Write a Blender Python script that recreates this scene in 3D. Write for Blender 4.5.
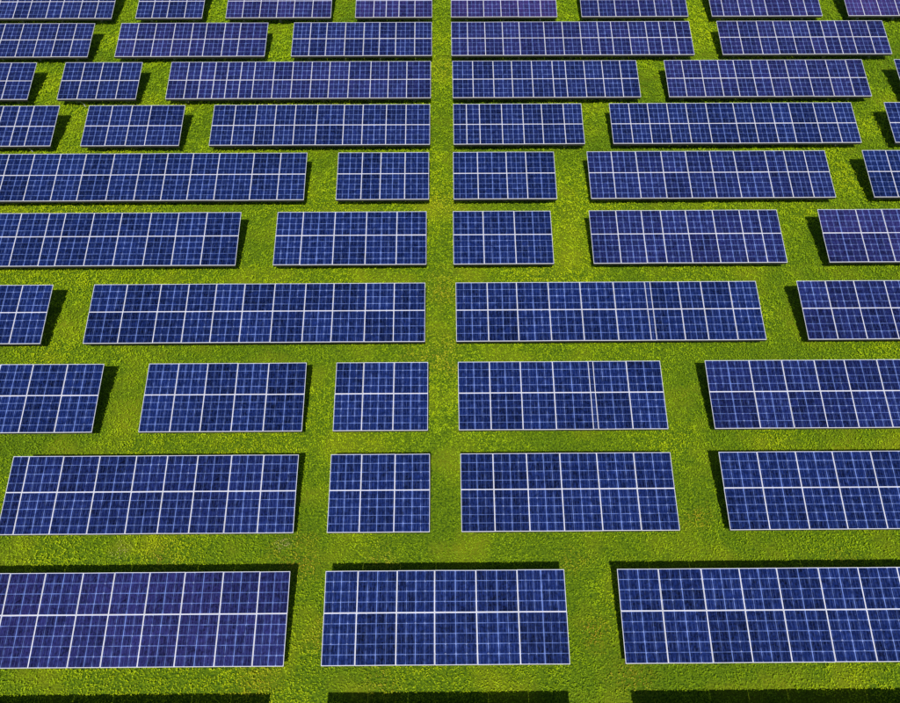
import bpy, math, random
import numpy as np
from mathutils import Vector, Matrix
for o in list(bpy.data.objects): bpy.data.objects.remove(o)
scn = bpy.context.scene
COL = scn.collection
random.seed(7); rng = np.random.default_rng(11)

# ---------------------------------------------------------------- camera
PITCH, ROLL, YAW, CAM_H, FOC = 0.834430, 0.001249, -0.009318, 25.9773, 1000.64
cp, sp = math.cos(PITCH), math.sin(PITCH)
Rz = Matrix.Rotation(YAW, 3, 'Z')
fw, up, rt = Rz @ Vector((0, cp, -sp)), Rz @ Vector((0, sp, cp)), Rz @ Vector((1, 0, 0))
cr, sr = math.cos(ROLL), math.sin(ROLL)
rt, up = rt * cr + up * sr, up * cr - rt * sr
cd = bpy.data.cameras.new('camera'); cam = bpy.data.objects.new('camera', cd); COL.objects.link(cam)
M = Matrix((rt, up, -fw)).transposed().to_4x4(); M.translation = Vector((0, 0, CAM_H)); cam.matrix_world = M
cd.sensor_fit = 'HORIZONTAL'; cd.sensor_width = 36; cd.lens = 36 * FOC / 900
cd.clip_start = 0.5; cd.clip_end = 5000; scn.camera = cam

# ---------------------------------------------------------------- sky and sun
SUN_TRAVEL = Vector((0.022, 0.80, -1.0)).normalized()
ELEV = math.asin(-SUN_TRAVEL.z)
world = bpy.data.worlds.new('World'); scn.world = world; world.use_nodes = True
wn = world.node_tree; wn.nodes.clear()
sky = wn.nodes.new('ShaderNodeTexSky'); sky.sky_type = 'NISHITA'; sky.sun_disc = False
sky.sun_elevation = ELEV; sky.sun_rotation = math.radians(180.0 + 1.6)
sky.air_density = 1.0; sky.dust_density = 0.6; sky.ozone_density = 1.5
bg = wn.nodes.new('ShaderNodeBackground'); bg.inputs['Strength'].default_value = 0.065
wo = wn.nodes.new('ShaderNodeOutputWorld')
wn.links.new(sky.outputs[0], bg.inputs[0]); wn.links.new(bg.outputs[0], wo.inputs[0])
sl = bpy.data.lights.new('sun', 'SUN'); sl.energy = 5.0; sl.angle = math.radians(0.53); sl.color = (1.0, 0.955, 0.88)
sun = bpy.data.objects.new('sun', sl); COL.objects.link(sun)
sun.rotation_mode = 'QUATERNION'; sun.rotation_quaternion = SUN_TRAVEL.to_track_quat('-Z', 'Y'); sun.location = (0, -20, 40)
scn.view_settings.view_transform = 'Standard'; scn.view_settings.look = 'None'
scn.view_settings.gamma = 1.0; scn.view_settings.exposure = 0.15; scn.view_settings.use_curve_mapping = False

# ---------------------------------------------------------------- measured layout
# (row, front edge y, slope length, share of the slope the lower panels take, [(open ends, panel joints along x)])
TILT = 0.224406; HF = 0.5980
ROWS = [
(1, 45.174, 2.353, 0.5, [('L', [-23.573, -22.723, -21.873, -21.023, -20.306, -19.416, -18.714, -17.809, -17.008, -16.191]), ('', [-15.025, -14.222, -13.494, -12.637, -11.761]), ('', [-10.613, -9.803, -8.956, -8.128, -7.285, -6.377, -5.449]), ('', [-4.255, -3.355, -2.744, -2.114, -1.329, -0.479]), ('', [0.45, 1.265, 2.065, 2.92, 3.765, 4.884, 5.677]), ('', [6.874, 7.746, 8.567, 9.762, 10.544, 11.396, 12.13]), ('', [13.29, 13.889, 14.696, 15.395, 16.043, 17.29, 17.989, 18.743]), ('R', [20.029, 20.835, 21.634, 22.533, 23.383, 24.233, 25.083])]),
(2, 41.702, 2.195, 0.507, [('L', [-23.361, -22.511, -21.661, -20.811, -19.935, -19.102, -18.254, -17.421, -16.556]), ('', [-15.294, -14.457, -13.608, -12.711, -11.858, -11.199, -10.326, -9.591, -8.293]), ('', [-7.065, -6.243, -5.47, -4.585, -3.7, -2.96, -2.188, -1.286, -0.479]), ('', [0.446, 1.212, 2.04, 2.878, 3.678, 4.857, 5.738, 6.577, 7.416, 8.068, 8.893, 9.718, 10.371, 11.124, 11.833]), ('', [13.157, 14.134, 15.052, 15.854, 16.671, 17.479, 18.137, 18.82, 19.498, 20.34, 21.118])]),
(3, 38.233, 2.232, 0.499, [('L', [-22.986, -21.84, -20.695, -19.549, -18.404]), ('', [-17.099, -16.214, -15.379, -14.504, -13.607]), ('', [-12.293, -11.486, -10.882, -10.251, -9.683, -9.079, -8.475, -7.589, -6.752, -5.898, -5.088, -4.204, -3.227, -2.426, -1.598, -0.513]), ('', [0.464, 1.385, 2.31, 3.153, 4.06, 4.995, 5.588, 6.437, 7.258, 8.075, 8.843]), ('', [10.103, 10.906, 11.742, 12.551, 13.264, 14.05, 14.814, 15.628, 16.566, 17.481, 18.396, 19.147]), ('R', [20.626, 21.626, 22.626, 23.626])]),
(4, 34.791, 2.256, 0.486, [('L', [-21.454, -20.604, -19.754, -18.904, -18.216, -17.592, -16.495]), ('', [-15.235, -14.213, -13.36, -12.546, -11.096]), ('', [-9.836, -8.905, -7.984, -7.156, -6.314, -5.371, -4.22, -3.416, -2.405, -1.563, -0.532]), ('', [0.465, 1.032, 1.594, 2.548, 3.455, 4.271, 5.213, 6.005]), ('', [7.207, 8.051, 8.862, 9.699, 10.523, 11.391, 12.571, 13.365, 14.212, 14.972, 16.045, 16.892, 17.712]), ('R', [19.138, 20.138, 21.138, 22.138])]),
(5, 31.174, 2.408, 0.539, [('L', [-20.868, -19.799, -18.731, -17.663, -16.626, -15.56, -14.522, -13.369, -12.261, -11.198, -10.159, -9.09, -7.683, -6.594, -5.522]), ('', [-4.256, -3.262, -2.51, -1.525, -0.554]), ('', [0.423, 1.415, 2.585, 3.383, 4.545]), ('', [5.899, 6.885, 7.889, 8.922, 9.927, 10.92, 11.896, 13.177, 13.961, 14.783, 15.652]), ('R', [17.179, 18.153, 19.126, 20.1, 21.074])]),
(6, 27.389, 2.443, 0.547, [('L', [-19.33, -18.256, -17.183, -16.109, -15.04, -14.418, -13.341, -12.271, -11.155, -10.103, -9.021, -7.722]), ('', [-6.332, -5.338, -4.12, -2.913, -1.755, -0.628]), ('', [0.38, 1.53, 2.72, 4.125]), ('', [5.6, 6.628, 7.601, 8.34, 9.302, 10.341, 11.369, 12.093, 12.829]), ('R', [14.393, 15.863, 16.866, 18.016, 19.166, 20.316])]),
(7, 23.474, 2.42, 0.523, [('L', [-18.221, -17.141, -16.06, -14.98, -13.899]), ('', [-12.443, -11.252, -10.046, -9.056, -8.076, -7.068, -5.998, -4.896, -3.897, -2.752, -1.745, -0.65]), ('', [0.438, 1.56, 2.604, 3.734, 4.869, 6.061, 7.196, 7.375, 8.379, 9.185, 10.2, 11.178]), ('R', [12.639, 13.669, 14.685, 15.781, 16.811, 17.841, 18.871])]),
(8, 19.608, 2.488, 0.532, [('L', [-18.043, -16.911, -15.779, -14.647, -13.568, -12.436, -11.237]), ('', [-9.755, -8.762, -7.8, -6.808, -5.785, -4.541]), ('', [-3.56, -2.646, -1.641, -0.519]), ('', [0.467, 1.506, 2.529, 3.598, 4.787, 4.937, 6.044, 7.177]), ('R', [8.663, 10.133, 11.219, 12.301, 13.298, 14.385, 15.471, 16.556, 17.642])]),
(9, 15.839, 2.497, 0.528, [('', [-13.16, -12.673, -11.621, -10.519, -9.399, -8.453, -7.527, -6.498, -5.519, -4.455]), ('', [-3.466, -2.521, -1.502, -0.441]), ('', [0.491, 1.486, 2.514, 3.532, 4.662, 5.798, 6.933]), ('R', [8.413, 9.591, 10.77, 11.9, 13.079, 14.229, 15.379, 16.529])]),
(10, 11.717, 2.588, 0.544, [('L', [-15.035, -14.053, -13.072, -12.09, -11.11, -10.068, -9.192, -8.213, -7.231, -6.167, -5.153, -4.313]), ('', [-3.322, -2.422, -1.331, -0.29, 0.858, 2.006, 3.329]), ('R', [4.803, 5.956, 7.158, 8.217, 9.268, 10.435, 11.549, 12.646, 13.743, 14.841])]),
(11, 7.792, 2.588, 0.5, [('L', [-14.098, -13.054, -12.01, -10.965, -9.921, -8.876, -7.832, -6.787, -5.743, -4.698]), ('', [-3.174, -2.103, -1.031, 0.04, 1.112, 2.184, 3.255]), ('R', [4.919, 5.969, 7.019, 8.069, 9.119, 10.169, 11.219, 12.269, 13.319, 14.369, 15.419])])]

# ---------------------------------------------------------------- materials
def new_mat(name):
    m = bpy.data.materials.new(name); m.use_nodes = True
    nt = m.node_tree; nt.nodes.clear()
    out = nt.nodes.new('ShaderNodeOutputMaterial'); b = nt.nodes.new('ShaderNodeBsdfPrincipled')
    nt.links.new(b.outputs[0], out.inputs[0])
    return m, nt, b, out
def mk(nt):
    def math_(op, a, b=None, c=None, clamp=False):
        n = nt.nodes.new('ShaderNodeMath'); n.operation = op; n.use_clamp = clamp
        for i, v in enumerate((a, b, c)):
            if v is None: continue
            if isinstance(v, (int, float)): n.inputs[i].default_value = v
            else: nt.links.new(v, n.inputs[i])
        return n.outputs[0]
    def mix(f, a, b, mode='MIX'):
        n = nt.nodes.new('ShaderNodeMix'); n.data_type = 'RGBA'; n.blend_type = mode
        for i, v in ((0, f), (6, a), (7, b)):
            if isinstance(v, (int, float)): n.inputs[i].default_value = v
            elif isinstance(v, tuple): n.inputs[i].default_value = (*v, 1)
            else: nt.links.new(v, n.inputs[i])
        return n.outputs[2]
    return math_, mix

def cell_material():
    m, nt, b, out = new_mat('silicon_cells_under_glass'); ma, mix = mk(nt)
    uv = nt.nodes.new('ShaderNodeUVMap'); uv.uv_map = 'UVMap'
    sep = nt.nodes.new('ShaderNodeSeparateXYZ'); nt.links.new(uv.outputs[0], sep.inputs[0])
    u, v = sep.outputs[0], sep.outputs[1]
    def edge(x, freq=1.0):                                  # distance to the nearest cell joint, in cells
        y = ma('MULTIPLY', x, freq) if freq != 1.0 else x
        return ma('ABSOLUTE', ma('SUBTRACT', ma('FRACT', ma('ADD', y, 0.5)), 0.5))
    eu, ev = edge(u), edge(v)
    lu = ma('LESS_THAN', eu, 0.042); lv = ma('LESS_THAN', ev, 0.038)
    bus = ma('LESS_THAN', edge(ma('ADD', u, 0.1667), 3.0), 0.06)
    diamond = ma('LESS_THAN', ma('ADD', eu, ev), 0.13)
    # one tone per cell and one per panel
    fl = nt.nodes.new('ShaderNodeVectorMath'); fl.operation = 'FLOOR'; nt.links.new(uv.outputs[0], fl.inputs[0])
    wnz = nt.nodes.new('ShaderNodeTexWhiteNoise'); wnz.noise_dimensions = '2D'; nt.links.new(fl.outputs[0], wnz.inputs['Vector'])
    oi = nt.nodes.new('ShaderNodeObjectInfo')
    vor = nt.nodes.new('ShaderNodeTexVoronoi'); vor.inputs['Scale'].default_value = 5.5; nt.links.new(uv.outputs[0], vor.inputs['Vector'])
    vg = nt.nodes.new('ShaderNodeSeparateColor'); nt.links.new(vor.outputs['Color'], vg.inputs[0])
    noi = nt.nodes.new('ShaderNodeTexNoise'); noi.inputs['Scale'].default_value = 2.2; noi.inputs['Detail'].default_value = 4; nt.links.new(uv.outputs[0], noi.inputs['Vector'])
    tone = ma('ADD', ma('MULTIPLY', wnz.outputs['Value'], 0.45), ma('MULTIPLY', oi.outputs['Random'], 0.35))
    tone = ma('ADD', tone, ma('MULTIPLY', vg.outputs[0], 0.75))
    tone = ma('ADD', tone, ma('MULTIPLY', noi.outputs[0], 0.5))
    tone = ma('MULTIPLY', ma('SUBTRACT', tone, 0.45), 0.80, clamp=True)
    base = mix(tone, CELL_DARK, CELL_LIGHT)
    mp = nt.nodes.new('ShaderNodeMapping'); mp.inputs['Scale'].default_value = (9.0, 0.9, 1.0); nt.links.new(uv.outputs[0], mp.inputs['Vector'])
    stn = nt.nodes.new('ShaderNodeTexNoise'); stn.inputs['Scale'].default_value = 1.3; stn.inputs['Detail'].default_value = 3; nt.links.new(mp.outputs[0], stn.inputs['Vector'])
    streak = ma('MULTIPLY', ma('SUBTRACT', stn.outputs[0], 0.52), 4.0, clamp=True)
    att = nt.nodes.new('ShaderNodeAttribute'); att.attribute_type = 'OBJECT'; att.attribute_name = 'violet'
    vio = mix(tone, (0.010, 0.006, 0.045), (0.060, 0.030, 0.15))
    base = mix(att.outputs['Fac'], base, vio)
    # printed busbars, soldered ribbons between cells and the bright corner gaps; their strength wanders
    n2 = nt.nodes.new('ShaderNodeTexNoise'); n2.inputs['Scale'].default_value = 1.3; n2.inputs['Detail'].default_value = 2; nt.links.new(uv.outputs[0], n2.inputs['Vector'])
    base = mix(ma('MULTIPLY', streak, 0.45), base, (0.030, 0.062, 0.28))
    wob = ma('ADD', ma('MULTIPLY', n2.outputs[0], 2.2), -0.72, clamp=True)
    wob = ma('MULTIPLY', wob, ma('ADD', ma('MULTIPLY', oi.outputs['Random'], 0.6), 0.65))
    base = mix(ma('MULTIPLY', bus, ma('MULTIPLY', wob, 0.5)), base, (0.12, 0.17, 0.42))
    base = mix(ma('MULTIPLY', lu, ma('ADD', ma('MULTIPLY', wob, 0.75), 0.08)), base, LINE)
    base = mix(ma('MULTIPLY', lv, ma('ADD', ma('MULTIPLY', wob, 0.6), 0.25)), base, LINE)
    pu = nt.nodes.new('ShaderNodeUVMap'); pu.uv_map = 'PanelUV'
    ps = nt.nodes.new('ShaderNodeSeparateXYZ'); nt.links.new(pu.outputs[0], ps.inputs[0])
    mid = ma('LESS_THAN', ma('ABSOLUTE', ma('SUBTRACT', ps.outputs[0], 0.5)), 0.013)
    base = mix(ma('MULTIPLY', mid, ma('ADD', ma('MULTIPLY', wob, 0.5), 0.3)), base, LINE)
    base = mix(ma('MULTIPLY', diamond, ma('MULTIPLY', ma('SUBTRACT', wnz.outputs['Value'], 0.6), 0.9, clamp=True)), base, (0.5, 0.58, 0.85))
    nt.links.new(base, b.inputs['Base Color'])
    b.inputs['Roughness'].default_value = 0.22; b.inputs['IOR'].default_value = 1.42
    return m

def plain(name, col, rough=0.5, metal=0.0, var=0.0, scale=20):
    m, nt, b, out = new_mat(name); ma, mix = mk(nt)
    if var:
        tc = nt.nodes.new('ShaderNodeTexCoord'); n = nt.nodes.new('ShaderNodeTexNoise'); n.inputs['Scale'].default_value = scale
        n.inputs['Detail'].default_value = 5; nt.links.new(tc.outputs['Object'], n.inputs['Vector'])
        c = mix(n.outputs[0], tuple(x * (1 - var) for x in col), tuple(min(1, x * (1 + var)) for x in col))
        nt.links.new(c, b.inputs['Base Color'])
    else: b.inputs['Base Color'].default_value = (*col, 1)
    b.inputs['Roughness'].default_value = rough; b.inputs['Metallic'].default_value = metal
    return m
CELL_DARK = (0.0002, 0.0012, 0.013); CELL_LIGHT = (0.0055, 0.0160, 0.105); LINE = (0.14, 0.22, 0.56)
M_cell = cell_material()
M_back = plain('panel_backsheet', (0.55, 0.56, 0.58), 0.6)
M_frame = plain('anodised_aluminium_frame', (0.62, 0.62, 0.67), 0.45, 0.0, 0.08, 3)
M_steel = plain('galvanised_steel', (0.42, 0.44, 0.46), 0.5, 0.4, 0.2, 9)
M_dark = plain('front_shade_black', (0.012, 0.013, 0.016), 0.7)  # near-black for the added strip imitating shade below the front edges
M_conc = plain('concrete', (0.30, 0.28, 0.23), 0.9, 0.0, 0.25, 12)

# ---------------------------------------------------------------- helpers
def mesh_obj(name, verts, faces, mats, parent=None, mi=None):
    me = bpy.data.meshes.new(name); me.from_pydata(verts, [], faces)
    for m in mats: me.materials.append(m)
    if mi: me.polygons.foreach_set('material_index', mi)
    me.update(); o = bpy.data.objects.new(name, me); COL.objects.link(o)
    if parent: o.parent = parent
    return o
BOXF = [(0,3,2,1),(4,5,6,7),(0,1,5,4),(1,2,6,5),(2,3,7,6),(3,0,4,7)]
def box(x0, x1, y0, y1, z0, z1, b=0):
    v = [(x0,y0,z0),(x1,y0,z0),(x1,y1,z0),(x0,y1,z0),(x0,y0,z1),(x1,y0,z1),(x1,y1,z1),(x0,y1,z1)]
    return v, [tuple(i + b for i in f) for f in BOXF]
def copy_to(src, parent, loc, rot=None):
    c = src.copy(); COL.objects.link(c); c.parent = parent; c.location = loc
    if rot is not None: c.rotation_euler = rot
    return c

FB, GAP = 0.0115, 0.005
cells_cache, frame_cache = {}, {}
def cells_mesh(w, h):
    k = (round(w, 2), round(h, 2), random.randrange(3))
    if k in cells_cache: return cells_cache[k]
    a, c = w / 2 - GAP / 2 - (FB if w > .4 else .005) + .001, h / 2 - GAP / 2 - FB + .001
    v, f = box(-a, a, -c, c, -0.018, 0.0)
    me = bpy.data.meshes.new('solar_panel'); me.from_pydata(v, [], f)
    me.materials.append(M_cell); me.materials.append(M_back)
    me.polygons.foreach_set('material_index', [1, 0, 1, 1, 1, 1])
    nu, nv = max(1, 2 * round(w / 0.524)) if w > .4 else 1, max(1, round(h / 0.285))
    ou, ov = random.randrange(40), random.randrange(40)
    uvl = me.uv_layers.new(name='UVMap'); uvm = me.uv_layers.new(name='PanelUV'); uvl = me.uv_layers['UVMap']
    for l in me.loops:
        x, y, z = v[l.vertex_index]
        uvl.data[l.index].uv = (ou + (x + a) / (2 * a) * nu, ov + (y + c) / (2 * c) * nv)
        uvm.data[l.index].uv = ((x + a) / (2 * a), (y + c) / (2 * c))
    cells_cache[k] = me; return me
def frame_mesh(w, h):
    k = (round(w, 2), round(h, 2))
    if k in frame_cache: return frame_cache[k]
    a, c = w / 2 - GAP / 2, h / 2 - GAP / 2; ia, ic = a - (FB if w > .4 else .005), c - FB
    v = []
    for z in (-0.022, 0.006):
        v += [(-a,-c,z),(a,-c,z),(a,c,z),(-a,c,z),(-ia,-ic,z),(ia,-ic,z),(ia,ic,z),(-ia,ic,z)]
    f = []
    for i in range(4):
        j = (i + 1) % 4
        f += [(8+i, 8+j, 12+j, 12+i), (i, 4+i, 4+j, j), (i, j, 8+j, 8+i), (4+j, 4+i, 12+i, 12+j)]
    me = bpy.data.meshes.new('panel_frame'); me.from_pydata(v, [], f); me.materials.append(M_frame)
    frame_cache[k] = me; return me

def tube_mesh(name, r, h, n, mat, r2=None):
    r2 = r if r2 is None else r2; v, f = [], []
    for k in range(n):
        a = 2 * math.pi * k / n; v += [(r*math.cos(a), r*math.sin(a), 0), (r2*math.cos(a), r2*math.sin(a), h)]
    for k in range(n): i, j = 2*k, 2*((k+1) % n); f.append((i, j, j+1, i+1))
    f.append(tuple(range(1, 2*n, 2))); f.append(tuple(range(2*n-2, -1, -2)))
    me = bpy.data.meshes.new(name); me.from_pydata(v, [], f); me.materials.append(mat); return me
footing_me = tube_mesh('footing', 0.085, 0.05, 12, M_conc, 0.075)
ct, st = math.cos(TILT), math.sin(TILT)

NUM = {2:'two',3:'three',4:'four',5:'five',6:'six',7:'seven',8:'eight',9:'nine',10:'ten',11:'eleven',12:'twelve',13:'thirteen',14:'fourteen',15:'fifteen',16:'sixteen',17:'seventeen'}
ORD = ['first','second','third','fourth','fifth','sixth','seventh','eighth']
ROWN = {10:'nearest full row', 9:'second row from bottom', 8:'third row from bottom', 7:'fourth row from bottom', 6:'fifth row from bottom',
        5:'sixth row from bottom', 4:'fourth row from top', 3:'third row from top', 2:'second row from top', 1:'topmost row', 11:'row just below the picture'}
VIOLET = {(1,4):.55,(1,3):.35,(1,2):.2,(1,6):.25,(1,7):.6,(1,5):.15,(2,3):.12,(2,1):.15,(2,4):.15,(10,0):.25,(6,4):.3,(6,3):.15,(7,3):.12,(8,4):.08,(3,4):.15,(3,2):.12,(5,3):.1,(9,0):.05}

def make_array(row, ti, ntab, y0, L, msplit, ends, xs):
    x0, x1 = xs[0], xs[-1]; xc = (x0 + x1) / 2
    t = bpy.data.objects.new('solar_array', None); COL.objects.link(t); t.location = (xc, y0, 0); t.empty_display_size = .3
    n = sum(1 for a, b in zip(xs[:-1], xs[1:]) if b - a > 0.35)
    pos = ORD[ti] + ' of ' + NUM[ntab] + ' from left'
    if ends and row != 11:
        lab = 'blue solar array cut off by the %s edge, %s' % ('left' if ends == 'L' else 'right', ROWN[row])
    else:
        size = 'short' if n <= 4 else ('long' if n >= 9 else 'mid-length')
        lab = '%s blue solar array, %s panels wide, %s, %s' % (size, NUM[n], pos, ROWN[row])
        lab = lab.replace('the picture', 'picture')
    t['label'] = lab; t['category'] = 'solar array'; t['group'] = 'solar arrays standing in rows on the grass'
    vio = VIOLET.get((row, ti), 0.0) + {1: .12, 2: .12, 3: .08, 4: .04}.get(row, 0.0)
    def place(obj, x, s, z=0.0): obj.location = (x, s * ct - z * st, HF + s * st + z * ct)
    h1 = L * msplit; halves = ((h1 / 2, h1), (h1 + (L - h1) / 2, L - h1))
    for a, b in zip(xs[:-1], xs[1:]):
        for sc, h in halves:
            w = b - a; p = bpy.data.objects.new('solar_panel', cells_mesh(w, h)); COL.objects.link(p); p.parent = t
            place(p, (a + b) / 2 - xc, sc, random.uniform(-.003, .003))
            p.rotation_euler = (TILT + random.uniform(-.006, .006), random.uniform(-.004, .004), random.uniform(-.005, .005))
            p['violet'] = max(0.0, min(1.0, vio * random.uniform(.8, 1.2)))
            f = bpy.data.objects.new('panel_frame', frame_mesh(w, h)); COL.objects.link(f); f.parent = p
    W = x1 - x0
    # added dark strip for front-edge shade, then purlins under the panels, along the row
    v, f = box(-W/2 + .004, W/2 - .004, -0.02, 0.02, -0.15, -0.0235); o = mesh_obj('front_shade_strip', v, f, [M_dark], t)
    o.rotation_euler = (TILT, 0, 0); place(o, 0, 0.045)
    for s in (0.38, h1 - 0.28, h1 + 0.28, L - 0.28):
        v, f = box(-W/2 + .02, W/2 - .02, -0.03, 0.03, -0.105, -0.026); o = mesh_obj('purlin', v, f, [M_steel], t)
        o.rotation_euler = (TILT, 0, 0); place(o, 0, s)
    # post pairs carrying sloped rafters
    npair = max(2, round(W / 2.6) + 1); inset = min(0.75, W * .18)
    sf, sb = 0.66, L - 0.5
    zf, zb = HF + sf * st - .2 * ct, HF + sb * st - .2 * ct
    first = None
    for k in range(npair):
        x = -W/2 + inset + (W - 2*inset) * k / (npair - 1)
        if first is None:
            v, f = box(-0.035, 0.035, 0.12, L - 0.12, -0.205, -0.108); r = mesh_obj('rafter', v, f, [M_steel], t)
            r.rotation_euler = (TILT, 0, 0); r.location = (x, 0, HF)
            posts = []
            for s, z in ((sf, zf), (sb, zb)):
                v, f = box(-0.045, 0.045, -0.045, 0.045, -0.02, z + .02); q = mesh_obj('post', v, f, [M_steel], t)
                q.location = (x, s * ct, 0)
                ft = bpy.data.objects.new('footing', footing_me); COL.objects.link(ft); ft.parent = q
                posts.append((q, ft))
            br_l = Vector((0, sb*ct - sf*ct - .1, zb - .35 - .15)); ln = br_l.length
            v, f = box(-0.022, 0.022, 0, ln, -0.022, 0.022); bc = mesh_obj('brace', v, f, [M_steel], t)
            bc.rotation_euler = (math.atan2(br_l.z, br_l.y), 0, 0); bc.location = (x + .06, sf*ct + .05, .17)
            first = (r, posts, bc)
        else:
            copy_to(first[0], t, (x, 0, HF)); copy_to(first[2], t, (x + .06, sf*ct + .05, .17))
            for q, ft in first[1]:
                c = copy_to(q, t, (x, q.location.y, 0)); copy_to(ft, c, (0, 0, 0))
    return t

for row, y0, L, msplit, tabs in ROWS:
    for ti, (ends, xs) in enumerate(tabs):
        make_array(row, ti, len(tabs), y0, L, msplit, ends, xs)

# ---------------------------------------------------------------- ground and grass
def value_noise(x, y, cell, seed):
    r = np.random.default_rng(seed); g = r.random((256, 256))
    fx, fy = x / cell + 97.3, y / cell + 61.7
    ix, iy = np.floor(fx).astype(int), np.floor(fy).astype(int); tx, ty = fx - ix, fy - iy
    tx, ty = tx*tx*(3-2*tx), ty*ty*(3-2*ty)
    G = lambda a, b: g[a % 256, b % 256]
    return (G(ix, iy)*(1-tx) + G(ix+1, iy)*tx)*(1-ty) + (G(ix, iy+1)*(1-tx) + G(ix+1, iy+1)*tx)*ty

m, nt, b, out = new_mat('grass_ground'); ma, mix = mk(nt)
geo = nt.nodes.new('ShaderNodeNewGeometry')
n1 = nt.nodes.new('ShaderNodeTexNoise'); n1.inputs['Scale'].default_value = 14; n1.inputs['Detail'].default_value = 6; nt.links.new(geo.outputs['Position'], n1.inputs['Vector'])
n2 = nt.nodes.new('ShaderNodeTexNoise'); n2.inputs['Scale'].default_value = 0.5; n2.inputs['Detail'].default_value = 4; nt.links.new(geo.outputs['Position'], n2.inputs['Vector'])
c = mix(ma('MULTIPLY', ma('SUBTRACT', n1.outputs[0], .35), 3.0, clamp=True), (0.025, 0.060, 0.003), (0.13, 0.21, 0.004))
c = mix(ma('MULTIPLY', ma('SUBTRACT', n2.outputs[0], .5), 3.0, clamp=True), c, (0.2, 0.22, 0.006))
nt.links.new(c, b.inputs['Base Color']); b.inputs['Roughness'].default_value = 0.9; b.inputs['Specular IOR Level'].default_value = 0.1
bump = nt.nodes.new('ShaderNodeBump'); bump.inputs['Strength'].default_value = 0.8; bump.inputs['Distance'].default_value = 0.05
nt.links.new(n1.outputs[0], bump.inputs['Height']); nt.links.new(bump.outputs[0], b.inputs['Normal'])
g = mesh_obj('ground', [(-1500,-600,0),(1500,-600,0),(1500,2400,0),(-1500,2400,0)], [(0,1,2,3)], [m]); g['kind'] = 'structure'

def grass():
    X0, X1, Y0, Y1 = -38, 38, 5, 60
    N = 2500000
    x = rng.uniform(X0, X1, N); y = rng.uniform(Y0, Y1, N)
    keep = np.abs(x) < 14.5 + (y - 6) * 0.45          # the field as far as the view and a step aside reach
    x, y = x[keep], y[keep]
    clump = value_noise(x, y, 0.16, 3)
    keep = rng.random(len(x)) < 0.28 + 0.95 * clump; x, y = x[keep], y[keep]; n = len(x)
    clump = value_noise(x, y, 0.16, 3); mid = value_noise(x, y, 0.55, 4); mid = .6*mid + .4*value_noise(x, y, 0.27, 8); big = value_noise(x, y, 1.9, 5); huge = value_noise(x, y, 7.0, 6)
    h = (0.02 + 0.085 * clump + 0.02 * mid) * rng.uniform(.6, 1.3, n)
    far = 1 + 0.018 * np.clip(y - 13, 0, 45)
    ln = rng.uniform(.030, .064, n) * far; wd = ln * rng.uniform(.35, .55, n)
    az = rng.uniform(0, 2*np.pi, n); tl = rng.uniform(-.25, .95, n)
    d = np.stack([np.cos(az)*np.cos(tl), np.sin(az)*np.cos(tl), np.sin(tl)], 1)
    s = np.stack([-np.sin(az), np.cos(az), rng.uniform(-.5, .5, n)], 1)
    c0 = np.stack([x, y, h], 1)
    V = np.empty((n, 4, 3), np.float32)
    V[:,0] = c0 - d*ln[:,None]/2; V[:,1] = c0 + s*wd[:,None]/2; V[:,2] = c0 + d*ln[:,None]/2; V[:,3] = c0 - s*wd[:,None]/2
    V[:,:,2] = np.maximum(V[:,:,2], 0.004)
    me = bpy.data.meshes.new('grass')
    me.vertices.add(4*n); me.vertices.foreach_set('co', V.ravel())
    me.loops.add(4*n); me.loops.foreach_set('vertex_index', np.arange(4*n, dtype=np.int32))
    me.polygons.add(n); me.polygons.foreach_set('loop_start', np.arange(0, 4*n, 4, dtype=np.int32))
    # leaf colour: deep green to yellow green, with a few straw coloured patches
    t = np.clip(0.62*big + 0.36*huge + 0.30*mid + 0.16*clump + 0.20*rng.random(n) - 0.32, 0, 1)[:, None]
    A, B, Cc = np.array([.105,.235,.007]), np.array([.370,.535,.006]), np.array([.60,.70,.006])
    col = np.where(t < .5, A + (B-A)*t*2, B + (Cc-B)*(t-.5)*2)
    def patch(px, py, r, tint, amt):
        dd = np.hypot((x-px), (y-py)) + (mid-.5)*r*1.2
        w = np.clip(1 - dd/r, 0, 1)[:, None] * amt * (rng.random(n)[:, None] < .75)
        return col*(1-w) + np.array(tint)*w
    for q in PATCHES: col = patch(*q)
    col = np.concatenate([col, np.ones((n, 1))], 1).astype(np.float32)
    at = me.color_attributes.new('leaf_colour', 'FLOAT_COLOR', 'POINT')
    at.data.foreach_set('color', np.repeat(col, 4, 0).ravel())
    me.update(calc_edges=True)
    m, nt, b, out = new_mat('grass_leaves')
    a = nt.nodes.new('ShaderNodeAttribute'); a.attribute_name = 'leaf_colour'
    nt.links.new(a.outputs['Color'], b.inputs['Base Color']); b.inputs['Roughness'].default_value = .6; b.inputs['Specular IOR Level'].default_value = .15
    tr = nt.nodes.new('ShaderNodeBsdfTranslucent'); nt.links.new(a.outputs['Color'], tr.inputs['Color'])
    mx = nt.nodes.new('ShaderNodeMixShader'); mx.inputs[0].default_value = .38
    nt.links.new(b.outputs[0], mx.inputs[1]); nt.links.new(tr.outputs[0], mx.inputs[2]); nt.links.new(mx.outputs[0], out.inputs[0])
    me.materials.append(m)
    o = bpy.data.objects.new('grass', me); COL.objects.link(o); o['kind'] = 'stuff'
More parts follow.
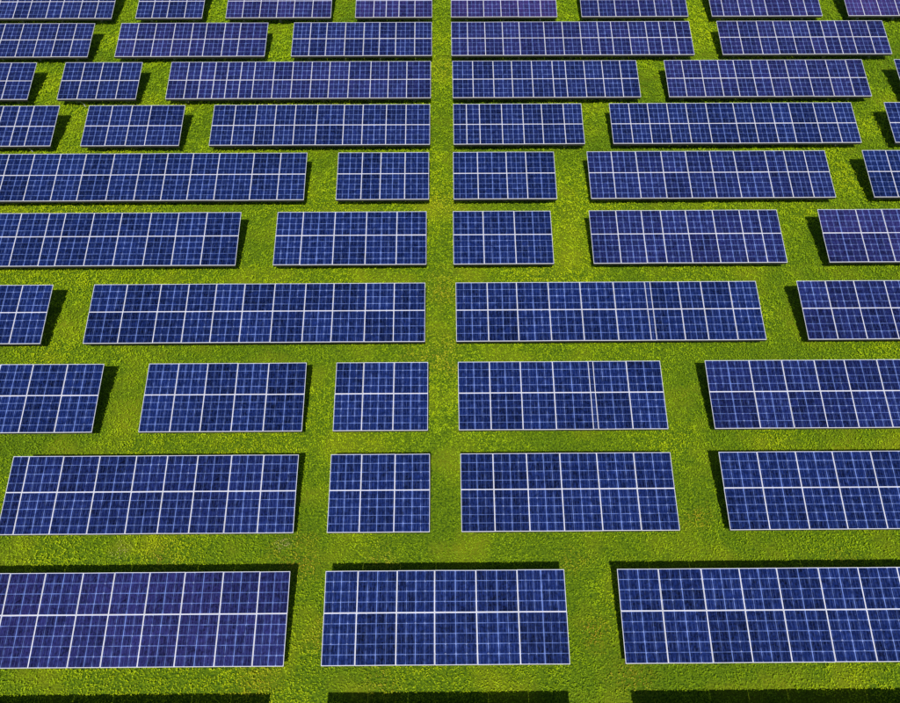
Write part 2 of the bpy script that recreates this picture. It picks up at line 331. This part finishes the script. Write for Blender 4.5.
PATCHES = [(-9.63, 15.6, 0.41, (0.55, 0.37, 0.26), 0.95), (4.1, 12.94, 0.68, (0.55, 0.317, 0.03), 0.92), (-4.39, 15.29, 1.08, (0.6, 0.44, 0.03), 0.82), (4.97, 11.48, 0.81, (0.5, 0.37, 0.03), 0.72), (-4.76, 15.73, 0.27, (0.6, 0.484, 0.3), 0.95), (11.65, 15.16, 0.68, (0.45, 0.334, 0.03), 0.72), (7.67, 16.57, 0.61, (0.6, 0.422, 0.03), 0.92), (3.62, 27.14, 0.8, (0.6, 0.6, 0.02), 0.5), (-0.12, 31.54, 1.2, (0.66, 0.64, 0.02), 0.7), (-0.24, 23.15, 1.35, (0.62, 0.484, 0.03), 0.82), (3.83, 15.22, 0.68, (0.55, 0.44, 0.03), 0.72), (-8.39, 15.32, 0.68, (0.45, 0.317, 0.05), 0.72), (-1.91, 15.27, 0.68, (0.5, 0.334, 0.05), 0.72), (0.13, 41.42, 1.5, (0.66, 0.66, 0.02), 0.6), (0.06, 26.63, 1.08, (0.6, 0.458, 0.03), 0.82), (-5.25, 11.34, 0.94, (0.55, 0.396, 0.03), 0.72), (-1.76, 11.31, 0.94, (0.5, 0.37, 0.03), 0.62), (-3.48, 12.76, 0.81, (0.6, 0.484, 0.03), 0.72)]
grass()

# ---------------------------------------------------------------- two thin cables lying in the grass between rows
def cable(pts, label):
    v, f = [], []; r = 0.022
    for i, (x, y, z) in enumerate(pts):
        for k in range(6):
            an = math.pi / 3 * k; v.append((x + r*math.cos(an), y, z + r*math.sin(an)))
    for i in range(len(pts) - 1):
        for k in range(6): j = (k + 1) % 6; f.append((6*i+k, 6*i+j, 6*i+6+j, 6*i+6+k))
    o = mesh_obj('cable', v, f, [M_steel]); o['label'] = label; o['category'] = 'cable'
def sag(a, b, n=7): return [(a[0] + (b[0]-a[0])*i/n + .03*math.sin(i*1.7), a[1] + (b[1]-a[1])*i/n, .13 + .02*math.sin(i*2.3)) for i in range(n+1)]
cable(sag((-16.5, 38.99), (-15.95, 38.36)), 'thin pale cable on the grass below the short four-panel array, upper left')
cable(sag((-17.83, 35.44), (-17.43, 35.05)), 'thin pale cable at far left on grass, just above sixth row from bottom')
